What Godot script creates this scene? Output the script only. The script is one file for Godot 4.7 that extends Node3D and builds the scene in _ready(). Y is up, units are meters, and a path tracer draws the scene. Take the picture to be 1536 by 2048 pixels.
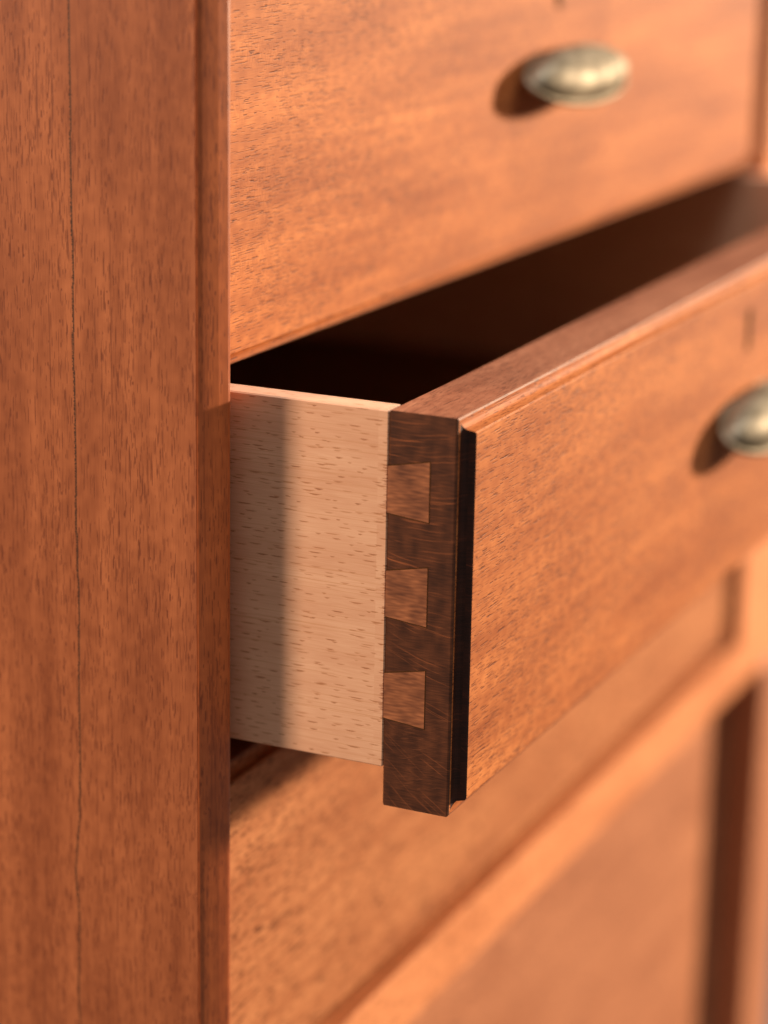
extends Node3D
# A close-up of a hardwood chest of drawers, its middle drawer pulled open to show the dovetailed joint.
# Lengths below are in millimetres (helpers scale them); x runs along the front, y up, z out of the front.
# The open drawer's lower left corner is x = 0, y = 0; FLOOR is how far the chest's foot lies below it.

const MM := 0.001
const FLOOR := 450.0
const PITCH := 113.0        # from one drawer to the next
const WIDE := 497.0         # drawer width
const TALL := 110.0         # drawer front height
const CLOSED := -74.7       # how far back a closed drawer sits, against the open one

var tex := {}
var mats := {}


func _ready() -> void:
	# camera
	var cam := Camera3D.new()
	cam.name = "camera"
	var right := Vector3(0.423514, 0.017477, 0.905721)
	var up := Vector3(0.238397, 0.962421, -0.130045)
	var back := Vector3(-0.873958, 0.270997, 0.403433)
	cam.transform = Transform3D(Basis(right, up, back).orthonormalized(), Vector3(-0.558724, 0.255642 + FLOOR * MM, 0.256939))
	cam.keep_aspect = Camera3D.KEEP_HEIGHT
	var lens := CameraAttributesPhysical.new()
	lens.frustum_focal_length = 57.08
	lens.exposure_aperture = 3.3
	lens.frustum_focus_distance = 0.650
	lens.frustum_near = 0.02
	lens.frustum_far = 60.0
	cam.fov = 23.744
	cam.attributes = lens
	cam.near = 0.02
	cam.far = 60.0
	add_child(cam)

	# a dim room, and three studio lamps outside the frame
	var around := WorldEnvironment.new()
	around.name = "room_light"
	var e := Environment.new()
	e.background_mode = Environment.BG_COLOR
	e.background_color = Color(0.2, 0.172, 0.156).linear_to_srgb()
	e.tonemap_mode = Environment.TONE_MAPPER_LINEAR
	e.tonemap_exposure = 1.0
	e.sdfgi_enabled = true
	e.ssao_enabled = true
	e.ssil_enabled = true
	around.environment = e
	add_child(around)
	lamp("key_lamp", Vector3(0.846, 0.135, 0.513), 5.0, 0.30, 58.0, Color(1.0, 0.79, 0.56))
	lamp("fill_lamp", Vector3(-0.66, 0.40, -0.72), 1.6, 0.26, 2.7, Color(1.0, 0.72, 0.53))

	lamp("overhead_lamp", Vector3(0.12, 1.0, 0.22), 1.6, 0.7, 2.2, Color(0.93, 0.97, 1.0))

	textures()
	materials()
	chest()
	var open := drawer("open", 0.0, 0.0, "middle drawer pulled open, pale beech side and dark dovetailed corner showing", 0)
	open.name = "drawer"
	drawer("upper", PITCH, CLOSED, "closed drawer just above the open one, its oval brass cup pull in full view", 1)
	drawer("lower", -PITCH, CLOSED, "closed drawer under the open one, its blank front shaded at the left end", 2)


func lamp(called: String, towards: Vector3, far: float, size: float, energy: float, tint: Color) -> void:
	var l := AreaLight3D.new()
	l.name = called
	l.area_size = Vector2(size, size)
	l.area_normalize_energy = true
	l.light_energy = energy
	l.light_color = tint.linear_to_srgb()
	l.shadow_enabled = true
	l.area_range = far * 3.0
	l.area_attenuation = 2.0
	var aim := Vector3(0.05, FLOOR * MM + 0.05, -0.02)
	l.position = aim + towards.normalized() * far
	add_child(l)
	l.look_at_from_position(l.position, aim, Vector3(0.0, 0.9, 0.43))


# ---------------------------------------------------------------- textures

func noise(w: int, h: int, sx: float, sy: float, sd: int, octaves := 3) -> PackedByteArray:
	# grey noise whose features are about 4 sx by 4 sy pixels
	var n := FastNoiseLite.new()
	n.seed = sd
	n.noise_type = FastNoiseLite.TYPE_SIMPLEX_SMOOTH
	n.frequency = 0.25
	n.fractal_octaves = octaves
	var im := n.get_image(maxi(4, int(ceil(w / sx))), maxi(4, int(ceil(h / sy))))
	im.convert(Image.FORMAT_L8)
	im.resize(w, h, Image.INTERPOLATE_CUBIC)
	return im.get_data()


func keep(called: String, w: int, h: int, rgb: PackedByteArray, bump: PackedByteArray) -> void:
	tex[called] = ImageTexture.create_from_image(Image.create_from_data(w, h, false, Image.FORMAT_RGB8, rgb))
	tex[called + "_relief"] = ImageTexture.create_from_image(Image.create_from_data(w, h, false, Image.FORMAT_L8, bump))


func stroke(rgb: PackedByteArray, bump: PackedByteArray, w: int, h: int, x: float, y: float, dx: float, dy: float, n: int, wide: int, tint: Vector3, strength: float, deep: int) -> void:
	# a soft-ended line of n pixels, blended towards tint
	for i in n:
		var px := posmod(int(x + dx * i), w)
		var t := float(i) / maxf(1.0, n - 1)
		var s := strength * minf(1.0, 4.0 * minf(t, 1.0 - t) + 0.35)
		var fy := y + dy * i
		for k in wide:
			var py := int(fy) + k
			if py < 0 or py >= h:
				continue
			var at := py * w + px
			rgb[at * 3] = int(lerpf(rgb[at * 3], tint.x, s))
			rgb[at * 3 + 1] = int(lerpf(rgb[at * 3 + 1], tint.y, s))
			rgb[at * 3 + 2] = int(lerpf(rgb[at * 3 + 2], tint.z, s))
			bump[at] = clampi(bump[at] + int(deep * s), 0, 255)


func board(called: String, w: int, h: int, ppm: float, sd: int, dark: Vector3, light: Vector3, pore: Vector3, density: float, stripe: float, cross_fleck: float) -> void:
	# long-grain timber, grain along u; colours are sRGB bytes, ppm is pixels per millimetre
	var band := noise(w, h, 40.0 * ppm, 1.6 * ppm, sd, 3)
	var wide_band := noise(w, h, 30.0 * ppm, 6.0 * ppm, sd + 1, 2)
	var fibre := noise(w, h, 3.0 * ppm, 0.09 * ppm, sd + 2, 2)
	var mottle := noise(w, h, 1.6 * ppm, 1.3 * ppm, sd + 3, 3)
	var across := noise(w, h, 0.11 * ppm, 0.8 * ppm, sd + 4, 2)
	var where := noise(w, h, 9.0 * ppm, 5.0 * ppm, sd + 5, 2)
	var rgb := PackedByteArray()
	rgb.resize(w * h * 3)
	var bump := PackedByteArray()
	bump.resize(w * h)
	var span := light - dark
	for i in w * h:
		var c := (across[i] - 128) * cross_fleck * clampf((where[i] - 90) / 90.0, 0.0, 1.0)
		var t := clampf(0.5 + ((band[i] - 128) * 0.55 * stripe + (wide_band[i] - 128) * 0.75 * stripe + (fibre[i] - 128) * 0.32 + (mottle[i] - 128) * 0.42 + c * 0.35) / 255.0, 0.0, 1.0)
		rgb[i * 3] = int(dark.x + span.x * t)
		rgb[i * 3 + 1] = int(dark.y + span.y * t)
		rgb[i * 3 + 2] = int(dark.z + span.z * t)
		bump[i] = clampi(190 + int((fibre[i] - 128) * 0.16 + c * 0.16), 0, 255)
	var r := RandomNumberGenerator.new()
	r.seed = sd
	for i in int(w * h / (ppm * ppm) * density):
		var x := r.randf() * w
		var y := r.randf() * h
		var here := where[int(y) * w + int(x)] / 255.0
		if r.randf() > 0.25 + here:
			continue
		var n := int(r.randf_range(0.4, 1.0) * r.randf_range(0.8, 7.0) * ppm) + 2
		stroke(rgb, bump, w, h, x, y, 1.0, r.randf_range(-0.02, 0.02), n, 1 + int(r.randf() < 0.12), pore, r.randf_range(0.15, 0.8), -150)
	keep(called, w, h, rgb, bump)


func textures() -> void:
	var pore := Vector3(88, 42, 20)
	board("front_0", 2048, 780, 6.83, 11, Vector3(152, 84, 45), Vector3(210, 136, 82), pore, 0.62, 0.6, 0.8)
	board("front_1", 2048, 780, 6.83, 31, Vector3(148, 80, 41), Vector3(212, 136, 80), pore, 0.5, 0.65, 1.8)
	board("front_2", 1024, 390, 3.41, 51, Vector3(154, 86, 50), Vector3(208, 136, 88), pore, 0.3, 0.6, 0.8)
	board("plain", 1024, 390, 3.41, 71, Vector3(176, 108, 68), Vector3(214, 142, 96), pore, 0.2, 0.75, 0.6)
	# the side panel: redder, with one dark wandering grain line
	board("panel", 1536, 512, 4.5, 101, Vector3(140, 76, 43), Vector3(194, 118, 73), Vector3(116, 60, 35), 0.4, 0.7, 0.3)
	var rgb: PackedByteArray = tex["panel"].get_image().get_data()
	var bump: PackedByteArray = tex["panel_relief"].get_image().get_data()
	var line: Array[Vector2] = [Vector2(0, 38.2), Vector2(60, 38.5), Vector2(130, 38.6), Vector2(190, 38.5), Vector2(240, 39.2), Vector2(256, 40.9), Vector2(270, 40.0), Vector2(292, 40.4), Vector2(341, 40.4)]
	var r := RandomNumberGenerator.new()
	r.seed = 5
	for k in line.size() - 1:
		var a := line[k] * 4.5
		var b := line[k + 1] * 4.5
		var n := int(b.x - a.x)
		for i in n:
			var y := lerpf(a.y, b.y, float(i) / n)
			stroke(rgb, bump, 1536, 512, a.x + i, y - 1.0 + sin((a.x + i) * 0.03) * 0.6, 1, 0, 1, 2 + int(r.randf() < 0.5), Vector3(62, 40, 28), r.randf_range(1.2, 2.6), -80)
	for i in 90:
		stroke(rgb, bump, 1536, 512, r.randf() * 1536, r.randf_range(50, 512), 1, r.randf_range(-0.01, 0.01), int(r.randf_range(60, 300)), 1 + int(r.randf() < 0.2), Vector3(112, 58, 34), r.randf_range(0.15, 0.5), -40)
	keep("panel", 1536, 512, rgb, bump)
	beech("beech", Vector3(222, 169, 133), Vector3(241, 195, 159))
	end_grain()
	tail_wood()
	aged_brass()


func beech(called: String, dark: Vector3, light: Vector3) -> void:
	var w := 1024
	var h := 770
	var ppm := 7.0
	var band := noise(w, h, 50.0 * ppm, 2.0 * ppm, 201, 2)
	var fibre := noise(w, h, 2.5 * ppm, 0.08 * ppm, 202, 2)
	var mottle := noise(w, h, 6.0 * ppm, 3.0 * ppm, 203, 2)
	var rgb := PackedByteArray()
	rgb.resize(w * h * 3)
	var bump := PackedByteArray()
	bump.resize(w * h)
	var span := light - dark
	for i in w * h:
		var t := clampf(0.5 + ((band[i] - 128) * 0.5 + (fibre[i] - 128) * 0.85 + (mottle[i] - 128) * 0.4) / 255.0, 0.0, 1.0)
		rgb[i * 3] = int(dark.x + span.x * t)
		rgb[i * 3 + 1] = int(dark.y + span.y * t)
		rgb[i * 3 + 2] = int(dark.z + span.z * t)
		bump[i] = 190 + int((fibre[i] - 128) * 0.1)
	var r := RandomNumberGenerator.new()
	r.seed = 77
	for row in 78:  # ray flecks, lens shaped, scattered on a loose grid
		for col in 21:
			if r.randf() < 0.1:
				continue
			var n := int(r.randf_range(1.3, 4.6) * ppm)
			var x := (col + r.randf_range(-0.45, 0.45) + 0.5 * (row % 2)) * w / 21.0
			var y := (row + r.randf_range(-0.5, 0.5)) * h / 78.0
			var tint := Vector3(146, 84, 46).lerp(Vector3(186, 124, 82), r.randf())
			var strength := r.randf_range(0.3, 0.85)
			stroke(rgb, bump, w, h, x, y, 1, 0.012, n, 1, tint, strength, -50)
			stroke(rgb, bump, w, h, x + n * 0.15, y + 1, 1, 0.012, int(n * 0.7), 1, tint, strength * 0.9, -50)
			if r.randf() < 0.3:
				stroke(rgb, bump, w, h, x + n * 0.3, y + 2, 1, 0.012, int(n * 0.4), 1, tint, strength * 0.6, -40)
	for i in 220:  # faint long grain
		stroke(rgb, bump, w, h, r.randf() * w, r.randf() * h, 1, r.randf_range(-0.006, 0.006), int(r.randf_range(80, 600)), 1, Vector3(196, 138, 92), r.randf_range(0.15, 0.5), -10)
	for i in 420:  # finish that has bled from the stained tails into the side
		var v := 110.0 - (24.6 + r.randi_range(0, 2) * 28.6 + r.randf_range(-1.0, 14.6))
		stroke(rgb, bump, w, h, 21.0, v * ppm, -1, 0.0, int(r.randf() * r.randf_range(2, 16)), 1, Vector3(150, 92, 62), r.randf_range(0.3, 0.9), -20)
	for i in 300:
		stroke(rgb, bump, w, h, 21.0, r.randf() * h, -1, 0.0, int(r.randf_range(1, 5)), 1, Vector3(120, 72, 46), r.randf_range(0.3, 0.8), -30)
	keep(called, w, h, rgb, bump)


func end_grain() -> void:
	# u across the thickness (front to back), v down the height; faint pale rings round a pith near the lower back corner
	var w := 264
	var h := 1320
	var ppm := 12.0
	var streak := noise(w, h, 1.6 * ppm, 0.12 * ppm, 301, 3)
	var blotch := noise(w, h, 1.4 * ppm, 2.6 * ppm, 302, 3)
	var upright := noise(w, h, 0.12 * ppm, 2.0 * ppm, 303, 2)
	var rgb := PackedByteArray()
	rgb.resize(w * h * 3)
	var bump := PackedByteArray()
	bump.resize(w * h)
	var dark := Vector3(56, 30, 17)
	var span := Vector3(132, 78, 47) - dark
	for i in w * h:
		var t := clampf(0.36 + ((streak[i] - 128) * 0.55 + (blotch[i] - 128) * 0.5 + (upright[i] - 128) * 0.07) / 255.0, 0.0, 1.0)
		rgb[i * 3] = int(dark.x + span.x * t)
		rgb[i * 3 + 1] = int(dark.y + span.y * t)
		rgb[i * 3 + 2] = int(dark.z + span.z * t)
		bump[i] = 170 + int((streak[i] - 128) * 0.2)
	var r := RandomNumberGenerator.new()
	r.seed = 9
	for i in 120:  # pale rays, steeper towards the foot
		var v := r.randf_range(12.0, 124.0)
		var slope := 0.06 + 0.9 * pow(clampf((v - 20.0) / 85.0, 0.0, 1.2), 1.5) + r.randf_range(-0.06, 0.06)
		var from := r.randf_range(-6.0, 12.0)
		var n := int(r.randf_range(3.0, 18.0) * ppm)
		var shade := r.randf_range(0.4, 1.1)
		var wide := 2 + int(r.randf() < 0.6) + int(r.randf() < 0.3)
		for k in n:
			var x := from * ppm + k
			var y := (v - 10.0 + slope * x / ppm) * ppm - 0.0006 * x * x + sin(k * 0.06 + i)
			if x >= 0 and x < w:
				stroke(rgb, bump, w, h, x, y, 1, 0, 1, wide, Vector3(206, 120, 68), shade * minf(1.0, minf(k, n - k) / 30.0), -30)
	for i in 90:  # scuffs by the lower corner
		var x := r.randf_range(60, 200)
		var y := 1320.0 - r.randf_range(60, 330)
		stroke(rgb, bump, w, h, x, y, 1, r.randf_range(-0.4, -0.1), int(r.randf_range(8, 40)), 1 + int(r.randf() < 0.3), Vector3(150, 92, 58), r.randf_range(0.15, 0.55), 20)
	keep("end_grain", w, h, rgb, bump)


func tail_wood() -> void:
	var w := 256
	var h := 256
	var streak := noise(w, h, 16.0, 0.9, 401, 3)
	var blotch := noise(w, h, 30.0, 14.0, 402, 2)
	var rgb := PackedByteArray()
	rgb.resize(w * h * 3)
	var bump := PackedByteArray()
	bump.resize(w * h)
	var dark := Vector3(98, 55, 32)
	var span := Vector3(188, 120, 77) - dark
	for i in w * h:
		var t := clampf(0.5 + ((streak[i] - 128) * 0.8 + (blotch[i] - 128) * 0.5) / 255.0, 0.0, 1.0)
		rgb[i * 3] = int(dark.x + span.x * t)
		rgb[i * 3 + 1] = int(dark.y + span.y * t)
		rgb[i * 3 + 2] = int(dark.z + span.z * t)
		bump[i] = 170 + int((streak[i] - 128) * 0.3)
	keep("tail", w, h, rgb, bump)


func aged_brass() -> void:
	# dull brass with darker cloudy tarnish
	var w := 256
	var h := 96
	var cloud := noise(w, h, 9.0, 7.0, 501, 3)
	var fine := noise(w, h, 1.5, 0.8, 502, 2)
	var rgb := PackedByteArray()
	rgb.resize(w * h * 3)
	var bump := PackedByteArray()
	bump.resize(w * h)
	var dark := Vector3(100, 88, 68)
	var span := Vector3(164, 150, 126) - dark
	for i in w * h:
		var t := clampf(0.5 + ((cloud[i] - 128) * 1.1 + (fine[i] - 128) * 0.4) / 255.0, 0.0, 1.0)
		rgb[i * 3] = int(dark.x + span.x * t)
		rgb[i * 3 + 1] = int(dark.y + span.y * t)
		rgb[i * 3 + 2] = int(dark.z + span.z * t)
		bump[i] = 128
	keep("brass", w, h, rgb, bump)


# ---------------------------------------------------------------- materials

func wood(called: String, map: String, rough: float, relief: float, tint := Color.WHITE, shine := 0.5) -> void:
	var m := StandardMaterial3D.new()
	m.resource_name = called
	m.albedo_texture = tex[map]
	m.albedo_color = tint
	m.roughness = rough
	m.metallic_specular = shine
	m.heightmap_enabled = relief > 0.0
	m.heightmap_texture = tex[map + "_relief"]
	m.heightmap_scale = relief
	mats[called] = m


func metal(called: String, tint: Color, rough: float) -> void:
	var m := StandardMaterial3D.new()
	m.resource_name = called
	m.albedo_color = tint.linear_to_srgb()
	m.metallic = 0.55
	m.metallic_specular = 0.3
	m.roughness = rough
	mats[called] = m


func materials() -> void:
	for k in 3:
		wood("front_%d" % k, "front_%d" % k, 0.6, 0.011, Color(1.01, 0.965, 0.91) if k < 2 else Color(1.04, 1.08, 1.12), 0.2)
	wood("panel", "panel", 0.5, 0.006, Color.WHITE, 0.4)
	wood("edge", "panel", 0.36, 0.002, Color(1.08, 0.96, 0.8), 0.5)
	wood("rail", "plain", 0.6, 0.0, Color(1.15, 1.17, 1.2), 0.2)
	wood("door", "plain", 0.5, 0.0, Color(0.93, 0.93, 0.97), 0.35)
	for k in 3:
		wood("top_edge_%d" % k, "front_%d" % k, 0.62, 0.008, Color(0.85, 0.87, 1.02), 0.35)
	wood("beech", "beech", 0.5, 0.006)
	wood("end_grain", "end_grain", 0.5, 0.006, Color.WHITE, 0.4)
	wood("shaded_moulding", "end_grain", 0.5, 0.006, Color(0.75, 0.66, 0.68), 0.4)  # end grain tinted darker, painting the shade of the rebate into it
	wood("tail", "tail", 0.5, 0.004)
	wood("floor_board", "beech", 0.7, 0.0, Color(0.66, 0.58, 0.42), 0.2)
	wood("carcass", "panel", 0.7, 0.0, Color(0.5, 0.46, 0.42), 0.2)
	metal("brass", Color(0.95, 0.95, 0.95), 0.62)
	var brass: StandardMaterial3D = mats["brass"]
	brass.albedo_texture = tex["brass"]
	metal("shaded_lining", Color(0.05, 0.034, 0.02), 0.8)  # near-black colour paints in the shade of the hollow under the shell
	var m := StandardMaterial3D.new()
	m.resource_name = "keyhole"
	m.albedo_color = Color(0.075, 0.035, 0.014).linear_to_srgb()
	m.roughness = 0.9
	m.metallic_specular = 0.1
	mats["keyhole"] = m


# ---------------------------------------------------------------- mesh helpers

func quad(st: SurfaceTool, a: Vector3, b: Vector3, c: Vector3, d: Vector3, out: Vector3, uv: Callable) -> void:
	var p: Array[Vector3] = [a, b, c, d]
	var n := (c - a).cross(b - a)
	if n.length() < 1e-9:
		n = (d - a).cross(c - a)
	n = n.normalized()
	var order: Array[int] = [0, 1, 2, 0, 2, 3]
	if n.dot(out) < 0.0:
		n = -n
		order = [0, 2, 1, 0, 3, 2]
	for k in order:
		st.set_normal(n)
		st.set_uv(uv.call(p[k], n))
		st.add_vertex(p[k] * MM)


func new_surface() -> SurfaceTool:
	var st := SurfaceTool.new()
	st.begin(Mesh.PRIMITIVE_TRIANGLES)
	return st


func commit(called: String, surfaces: Array, materials_of: Array, parent: Node, at := Vector3.ZERO) -> MeshInstance3D:
	var mesh := ArrayMesh.new()
	for k in surfaces.size():
		var st: SurfaceTool = surfaces[k]
		st.generate_tangents()
		st.commit(mesh)
		mesh.surface_set_material(mesh.get_surface_count() - 1, mats[materials_of[k]])
	var o := MeshInstance3D.new()
	o.name = called
	o.mesh = mesh
	o.position = at * MM
	parent.add_child(o, true)
	return o


func grain_uv(along: int, shift: Vector2, size: Vector2) -> Callable:
	# grain along axis `along`; v across it, by whichever other axis the face spans
	return func(p: Vector3, n: Vector3) -> Vector2:
		var u := p[along]
		var others: Array[int] = [1, 2, 0]
		var best := -1
		var least := 2.0
		for k in others:
			if k != along and absf(n[k]) < least:
				least = absf(n[k])
				best = k
		var v := p[best]
		if absf(n[along]) > 0.8:
			u = p[(along + 1) % 3]
			v = p[(along + 2) % 3]
		return Vector2((u + shift.x) / size.x, (shift.y - v) / size.y)


func box(called: String, lo: Vector3, hi: Vector3, bevel: float, mat: String, uv: Callable, parent: Node) -> MeshInstance3D:
	# a box with chamfered edges
	var st := new_surface()
	chamfered(st, lo, hi, bevel, uv)
	return commit(called, [st], [mat], parent)


func chamfered(st: SurfaceTool, lo: Vector3, hi: Vector3, b: float, uv: Callable) -> void:
	var mid := (lo + hi) * 0.5
	var h := (hi - lo) * 0.5
	var at := func(s: Vector3, which: int) -> Vector3:  # corner s, its copy that lies on the face across axis `which`
		var q := h - Vector3(b, b, b)
		q[which] = h[which]
		return mid + s * q
	for ax in 3:
		var u := (ax + 1) % 3
		var v := (ax + 2) % 3
		for s in [-1.0, 1.0]:
			var c: Array[Vector3] = []
			for k in [Vector2(-1, -1), Vector2(1, -1), Vector2(1, 1), Vector2(-1, 1)]:
				var corner := Vector3.ZERO
				corner[ax] = s
				corner[u] = k.x
				corner[v] = k.y
				c.append(at.call(corner, ax))
			var out := Vector3.ZERO
			out[ax] = s
			quad(st, c[0], c[1], c[2], c[3], out, uv)
	if b <= 0.0:
		return
	for ax in 3:  # edges parallel to ax
		var u := (ax + 1) % 3
		var v := (ax + 2) % 3
		for su in [-1.0, 1.0]:
			for sv in [-1.0, 1.0]:
				var c0 := Vector3.ZERO
				c0[ax] = -1.0
				c0[u] = su
				c0[v] = sv
				var c1 := c0
				c1[ax] = 1.0
				var out := c0 + c1
				quad(st, at.call(c0, u), at.call(c1, u), at.call(c1, v), at.call(c0, v), out, uv)
	for sx in [-1.0, 1.0]:
		for sy in [-1.0, 1.0]:
			for sz in [-1.0, 1.0]:
				var s := Vector3(sx, sy, sz)
				quad(st, at.call(s, 0), at.call(s, 1), at.call(s, 2), at.call(s, 2), s, uv)


func prism(st: SurfaceTool, outline: PackedVector2Array, put: Callable, lo: float, hi: float, uv: Callable) -> void:
	# outline in a plane, put(point, height) places it; closed top and bottom
	var n := outline.size()
	var centre := Vector2.ZERO
	for p in outline:
		centre += p / n
	var axis: Vector3 = put.call(centre, hi) - put.call(centre, lo)
	for k in n:
		var a := outline[k]
		var b := outline[(k + 1) % n]
		var out: Vector3 = put.call((a + b) * 0.5, 0.0) - put.call(centre, 0.0)
		quad(st, put.call(a, lo), put.call(b, lo), put.call(b, hi), put.call(a, hi), out, uv)
	var tri := Geometry2D.triangulate_polygon(outline)
	for t in range(0, tri.size(), 3):
		var a := outline[tri[t]]
		var b := outline[tri[t + 1]]
		var c := outline[tri[t + 2]]
		quad(st, put.call(a, hi), put.call(b, hi), put.call(c, hi), put.call(c, hi), axis, uv)
		quad(st, put.call(a, lo), put.call(b, lo), put.call(c, lo), put.call(c, lo), -axis, uv)


# ---------------------------------------------------------------- drawers

func drawer_front(parent: Node, wood_no: int) -> MeshInstance3D:
	# a board with a shallow moulded rebate round its face; its two ends are end grain
	var long := new_surface()
	var ends := new_surface()
	var mould := new_surface()
	var rims := new_surface()
	var face_uv := func(p: Vector3, n: Vector3) -> Vector2:
		if absf(n.y) > 0.7:
			return Vector2((p.x + 9.0 + 4.0 * sin(p.z)) / 300.0, (4.0 + p.z * 1.3) / 114.3)
		return Vector2((p.x + 1.0) / 300.0, (112.0 - p.y) / 114.3)
	var end_uv := func(p: Vector3, _n: Vector3) -> Vector2:
		return Vector2((p.z + 0.8) / 22.0, (110.0 - p.y) / 110.0) if p.x < 100.0 else Vector2((20.8 - p.z) / 22.0, p.y / 110.0)
	# loops of the profile: x, y inset and z
	var loops: Array[Vector2] = [Vector2(0.5, 0.0), Vector2(0.0, 0.5), Vector2(0.0, 18.9), Vector2(0.2, 19.3), Vector2(0.7, 19.5), Vector2(1.5, 19.5)]
	for k in 5:
		var a := (k + 1) / 5.0 * PI / 2.0
		loops.append(Vector2(1.5 + 2.2 * sin(a), 19.5 + 1.4 * (1.0 - cos(a))))
	loops.append_array([Vector2(3.9, 22.0), Vector2(4.05, 22.6), Vector2(4.5, 22.9)])
	var corner := func(l: Vector2, k: int) -> Vector3:
		return Vector3(l.x if k in [0, 3] else WIDE - l.x, l.x if k < 2 else TALL - l.x, l.y)
	for i in loops.size() - 1:
		for k in 4:
			var out: Vector3 = [Vector3.DOWN, Vector3.RIGHT, Vector3.UP, Vector3.LEFT][k] + Vector3(0, 0, 0.3 if i > 0 else -0.3)
			var j := (k + 1) % 4
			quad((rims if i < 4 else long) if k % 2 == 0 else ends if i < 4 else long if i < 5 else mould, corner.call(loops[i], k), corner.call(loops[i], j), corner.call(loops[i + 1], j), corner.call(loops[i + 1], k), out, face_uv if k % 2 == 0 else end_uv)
	for l in [loops[0], loops[-1]]:
		quad(long, corner.call(l, 0), corner.call(l, 1), corner.call(l, 2), corner.call(l, 3), Vector3(0, 0, l.y - 10.0), face_uv)
	return commit("drawer_front", [long, ends, mould, rims], ["front_%d" % wood_no, "end_grain", "shaded_moulding", "top_edge_%d" % wood_no], parent)


func drawer(_which: String, y: float, z: float, label: String, wood_no: int) -> Node3D:
	var d := Node3D.new()
	d.name = "drawer"
	d.position = Vector3(0, y + FLOOR, z) * MM
	add_child(d, true)
	d.set_meta("label", label)
	d.set_meta("category", "drawer")
	d.set_meta("group", "drawers of the chest")
	drawer_front(d, wood_no)
	var deep := -330.0
	var side_uv := grain_uv(2, Vector2(3.0, 110.0), Vector2(146.0, 110.0))
	var b := box("side", Vector3(0, 10.9, deep), Vector3(8, 109.9, -0.05), 0.35, "beech", side_uv, d)
	b.set_meta("label", "pale beech drawer side with fine brown flecks")
	box("side", Vector3(WIDE - 8, 10.9, deep), Vector3(WIDE, 109.9, -0.05), 0.35, "beech", side_uv, d)
	box("back", Vector3(8.1, 16, deep), Vector3(WIDE - 8.1, 100, deep + 8), 0.3, "carcass", grain_uv(0, Vector2.ZERO, Vector2(340, 114)), d)
	box("bottom", Vector3(8.1, 12, deep + 8.1), Vector3(WIDE - 8.1, 16, -0.1), 0.2, "floor_board", grain_uv(0, Vector2.ZERO, Vector2(340, 114)), d)
	# the dovetails let into each end of the front
	for right in [false, true]:
		for k in 3:
			var low := 24.6 + k * 28.6
			var out := PackedVector2Array([Vector2(-0.05, low + 0.6), Vector2(11.9, low - 0.6), Vector2(11.9, low + 15.6), Vector2(-0.05, low + 13.2)])
			var st := new_surface()
			var x := WIDE if right else 0.0
			var s := 1.0 if right else -1.0
			var uv := func(p: Vector3, _n: Vector3) -> Vector2: return Vector2(0.1 + (p.z + 0.1) / 21.0, (p.y + (p.x if p.x < 100.0 else p.x - WIDE) * 0.5) / 60.0 + k * 0.17)
			prism(st, out, func(p: Vector2, h: float) -> Vector3: return Vector3(x + s * h, p.y, p.x), -1.0, 0.12, uv)
			var tail := commit("dovetail", [st], ["tail"], d)
			var grown := PackedVector2Array([Vector2(-0.04, low + 0.3), Vector2(12.15, low - 0.95), Vector2(12.15, low + 15.95), Vector2(-0.04, low + 13.5)])
			var gl := new_surface()
			prism(gl, grown, func(p: Vector2, h: float) -> Vector3: return Vector3(x + s * h, p.y, p.x), -1.2, 0.04, uv)
			commit("glue_line", [gl], ["keyhole"], tail)
	if wood_no < 2:  # none shows on the lowest drawer
		cup_pull(d, 59.3)
	# keyhole: a round head over a narrower slot
	var hole := PackedVector2Array()
	for k in 13:
		var a := -0.65 + k / 12.0 * (PI + 1.3)
		hole.append(Vector2(247.0 + cos(a) * 3.2, 94.4 + sin(a) * 3.2))
	hole.append_array([Vector2(244.8, 83.0), Vector2(249.2, 83.0)])
	var ks := new_surface()
	prism(ks, hole, func(p: Vector2, h: float) -> Vector3: return Vector3(p.x, p.y, 22.9 + h), -2.0, 0.1, func(p: Vector3, _n: Vector3) -> Vector2: return Vector2(p.x, p.y) * 0.1)
	commit("keyhole", [ks], ["keyhole"], d)
	return d


func cup_pull(parent: Node, high: float) -> void:
	# an oval cup pull: a hollow shell hung from its top edge, leaning out from the wood so fingers reach under it
	var root := Node3D.new()
	root.name = "cup_pull"
	root.position = Vector3(247.8, high, 29.6) * MM
	root.rotation.x = -0.83
	parent.add_child(root, true)
	var none := func(p: Vector3, _n: Vector3) -> Vector2: return Vector2(p.x / 90.0 + 0.5, p.y / 26.0 + 0.5)
	var outside: Array[Vector3] = []  # half width, half height, height over the rim
	var inside: Array[Vector3] = []
	for k in 19:
		var a := PI / 2.0 * k / 18.0
		var c := pow(cos(a), 0.75) if k < 18 else 0.0
		outside.append(Vector3(42.6 * c, 10.6 * c, 1.2 + 9.4 * sin(a)))
		inside.append(Vector3(41.4 * c, 9.4 * c, 0.4 + 9.0 * sin(a)))
	swept("shell", outside, none, root, 1.0, "brass")
	swept("lining", inside, none, root, -1.0, "shaded_lining")
	var rim: Array[Vector3] = [Vector3(41.6, 9.6, -0.2)]
	for k in 9:
		var a := PI * k / 8.0
		rim.append(Vector3(43.4 + 1.3 * sin(a), 11.4 + 1.3 * sin(a), 0.9 - 1.1 * cos(a)))
	rim.append(Vector3(42.6, 10.6, 1.6))
	swept("rim", rim, none, root, 1.0, "brass")


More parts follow.
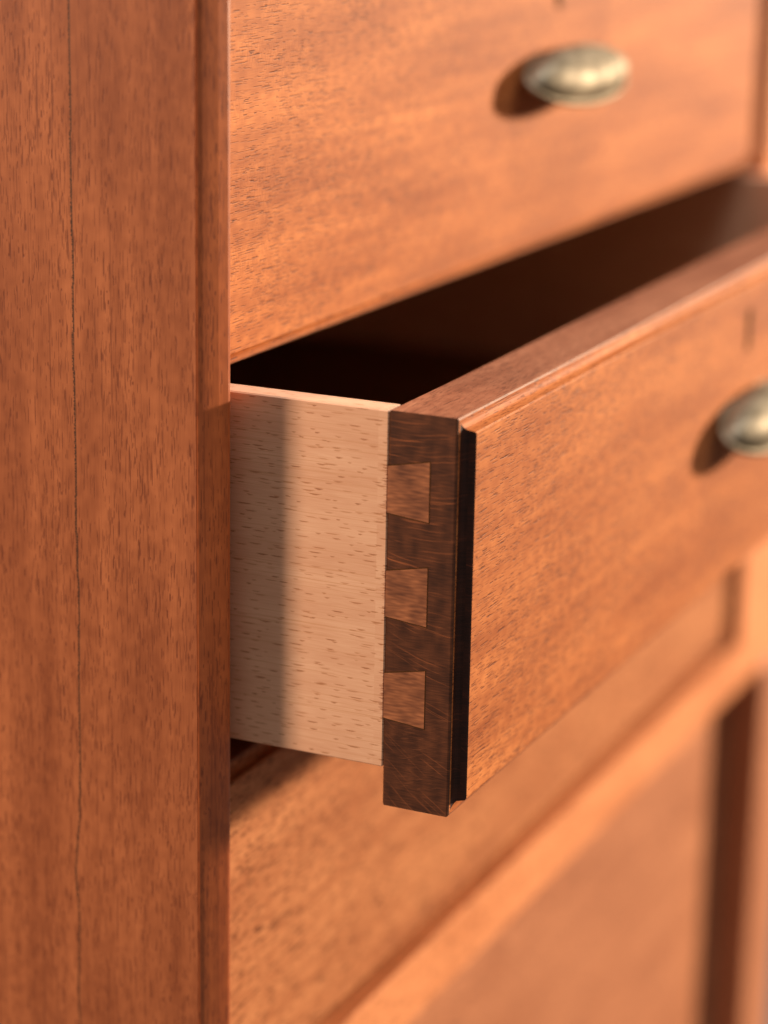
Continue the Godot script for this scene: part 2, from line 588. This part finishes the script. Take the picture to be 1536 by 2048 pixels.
func swept(called: String, loops: Array[Vector3], uv: Callable, parent: Node, way: float, mat: String) -> void:
	var st := new_surface()
	var n := 56
	for i in loops.size() - 1:
		var a := loops[i]
		var b := loops[i + 1]
		for k in n:
			var t0 := TAU * k / n
			var t1 := TAU * (k + 1) / n
			var d := Vector3(cos((t0 + t1) / 2.0) * (b.z - a.z + 0.001), sin((t0 + t1) / 2.0) * (b.z - a.z + 0.001), a.x - b.x) * way
			quad(st, Vector3(a.x * cos(t0), a.y * sin(t0), a.z), Vector3(a.x * cos(t1), a.y * sin(t1), a.z), Vector3(b.x * cos(t1), b.y * sin(t1), b.z), Vector3(b.x * cos(t0), b.y * sin(t0), b.z), d, uv)
	smooth_commit(called, st, mat, parent)


func smooth_commit(called: String, st: SurfaceTool, mat: String, parent: Node) -> void:
	st.index()
	var arrays := st.commit_to_arrays()
	var again := SurfaceTool.new()
	again.create_from_arrays(arrays)
	# average the normals of vertices that share a place and face nearly the same way
	var at: PackedVector3Array = arrays[Mesh.ARRAY_VERTEX]
	var ns: PackedVector3Array = arrays[Mesh.ARRAY_NORMAL]
	var sums := {}
	for i in at.size():
		var key := Vector3i(at[i] * 1e6)
		if not sums.has(key):
			sums[key] = []
		sums[key].append(ns[i])
	for i in at.size():
		var total := Vector3.ZERO
		for n in sums[Vector3i(at[i] * 1e6)]:
			if n.dot(ns[i]) > 0.6:
				total += n
		ns[i] = total.normalized() if total.length() > 0.01 else ns[i]
	arrays[Mesh.ARRAY_NORMAL] = ns
	var mesh := ArrayMesh.new()
	mesh.add_surface_from_arrays(Mesh.PRIMITIVE_TRIANGLES, arrays)
	mesh.surface_set_material(0, mats[mat])
	var o := MeshInstance3D.new()
	o.name = called
	o.mesh = mesh
	parent.add_child(o, true)


# ---------------------------------------------------------------- the chest

func chest() -> void:
	var c := Node3D.new()
	c.name = "chest"
	c.position = Vector3(0, FLOOR, 0) * MM
	add_child(c, true)
	c.set_meta("label", "orange brown hardwood chest with plain side panel, holding three drawers over a sunk lower panel")
	c.set_meta("category", "chest")
	var foot := -FLOOR
	var top := 2.0 * PITCH + 2.0
	var upright := grain_uv(1, Vector2(0, 0), Vector2(-341, 114))
	# the side: its outer face is what the camera sees, v runs back from the front edge
	var side_uv := func(p: Vector3, _n: Vector3) -> Vector2: return Vector2((225.0 - p.y) / 341.0, (-46.3 - p.z + (p.x + 17.0)) / 114.0)
	var side := box("side_panel", Vector3(-17, foot, -440), Vector3(-2, top, -47.65), 0.12, "panel", side_uv, c)
	side.set_meta("label", "reddish left side panel with a dark grain line")
	var edge := PackedVector2Array([Vector2(-17, -47.6), Vector2(-16.85, -47.2), Vector2(-15.6, -46.45), Vector2(-14.2, -45.75), Vector2(-11, -44.3), Vector2(-7.9, -43.2), Vector2(-7.1, -43.1), Vector2(-6.2, -43.5), Vector2(-2.0, -47.6)])
	var st := new_surface()
	var edge_uv := func(p: Vector3, _n: Vector3) -> Vector2: return Vector2((225.0 - p.y) / 341.0 + 0.3, (p.x + 17.0) / 114.0 + 0.62)
	prism(st, edge, func(p: Vector2, h: float) -> Vector3: return Vector3(p.x, h, p.y), foot, top, edge_uv)
	commit("front_edge", [st], ["edge"], side)
	var far_uv := grain_uv(1, Vector2(40, 60), Vector2(341, 114))
	box("side_panel", Vector3(546, foot, -440), Vector3(600, -138.6, -46), 1.2, "door", far_uv, c)
	box("stile", Vector3(500, -113.3, -440), Vector3(600, top, -46.4), 0.8, "rail", far_uv, c)
	box("bottom_rail", Vector3(-1.9, -138.4, -70), Vector3(600, -114.6, -48.6), 0.35, "rail", grain_uv(0, Vector2(10, 20), Vector2(300, 114)), c)
	box("sunk_panel", Vector3(-1.9, foot + 40, -76), Vector3(545.8, -138.6, -64.0), 0.5, "door", grain_uv(0, Vector2(40, 0), Vector2(300, 114)), c)
	box("plinth", Vector3(-1.9, foot, -72), Vector3(545.8, foot + 39.9, -63.0), 0.5, "rail", grain_uv(0, Vector2(40, 0), Vector2(300, 114)), c)
	box("shelf", Vector3(-1.9, -136, -430), Vector3(499.8, -124, -70.2), 0.2, "carcass", grain_uv(0, Vector2.ZERO, Vector2(340, 114)), c)
	box("back", Vector3(-1.9, foot, -440), Vector3(499.8, top, -430.2), 0.2, "carcass", grain_uv(0, Vector2.ZERO, Vector2(340, 114)), c)
	box("top", Vector3(-20, top + 0.2, -445), Vector3(604, top + 20, -40), 2.0, "panel", grain_uv(0, Vector2(0, 0), Vector2(340, 114)), c)
	for k in 3:  # runners that carry the drawers
		var y := (k - 1) * PITCH
		box("runner", Vector3(-1.9, y - 1.8, -429), Vector3(9, y + 10.8, -78), 0.2, "carcass", grain_uv(2, Vector2.ZERO, Vector2(340, 114)), c)
		box("runner", Vector3(WIDE - 9, y - 1.8, -429), Vector3(499.8, y + 10.8, -121), 0.2, "carcass", grain_uv(2, Vector2.ZERO, Vector2(340, 114)), c)
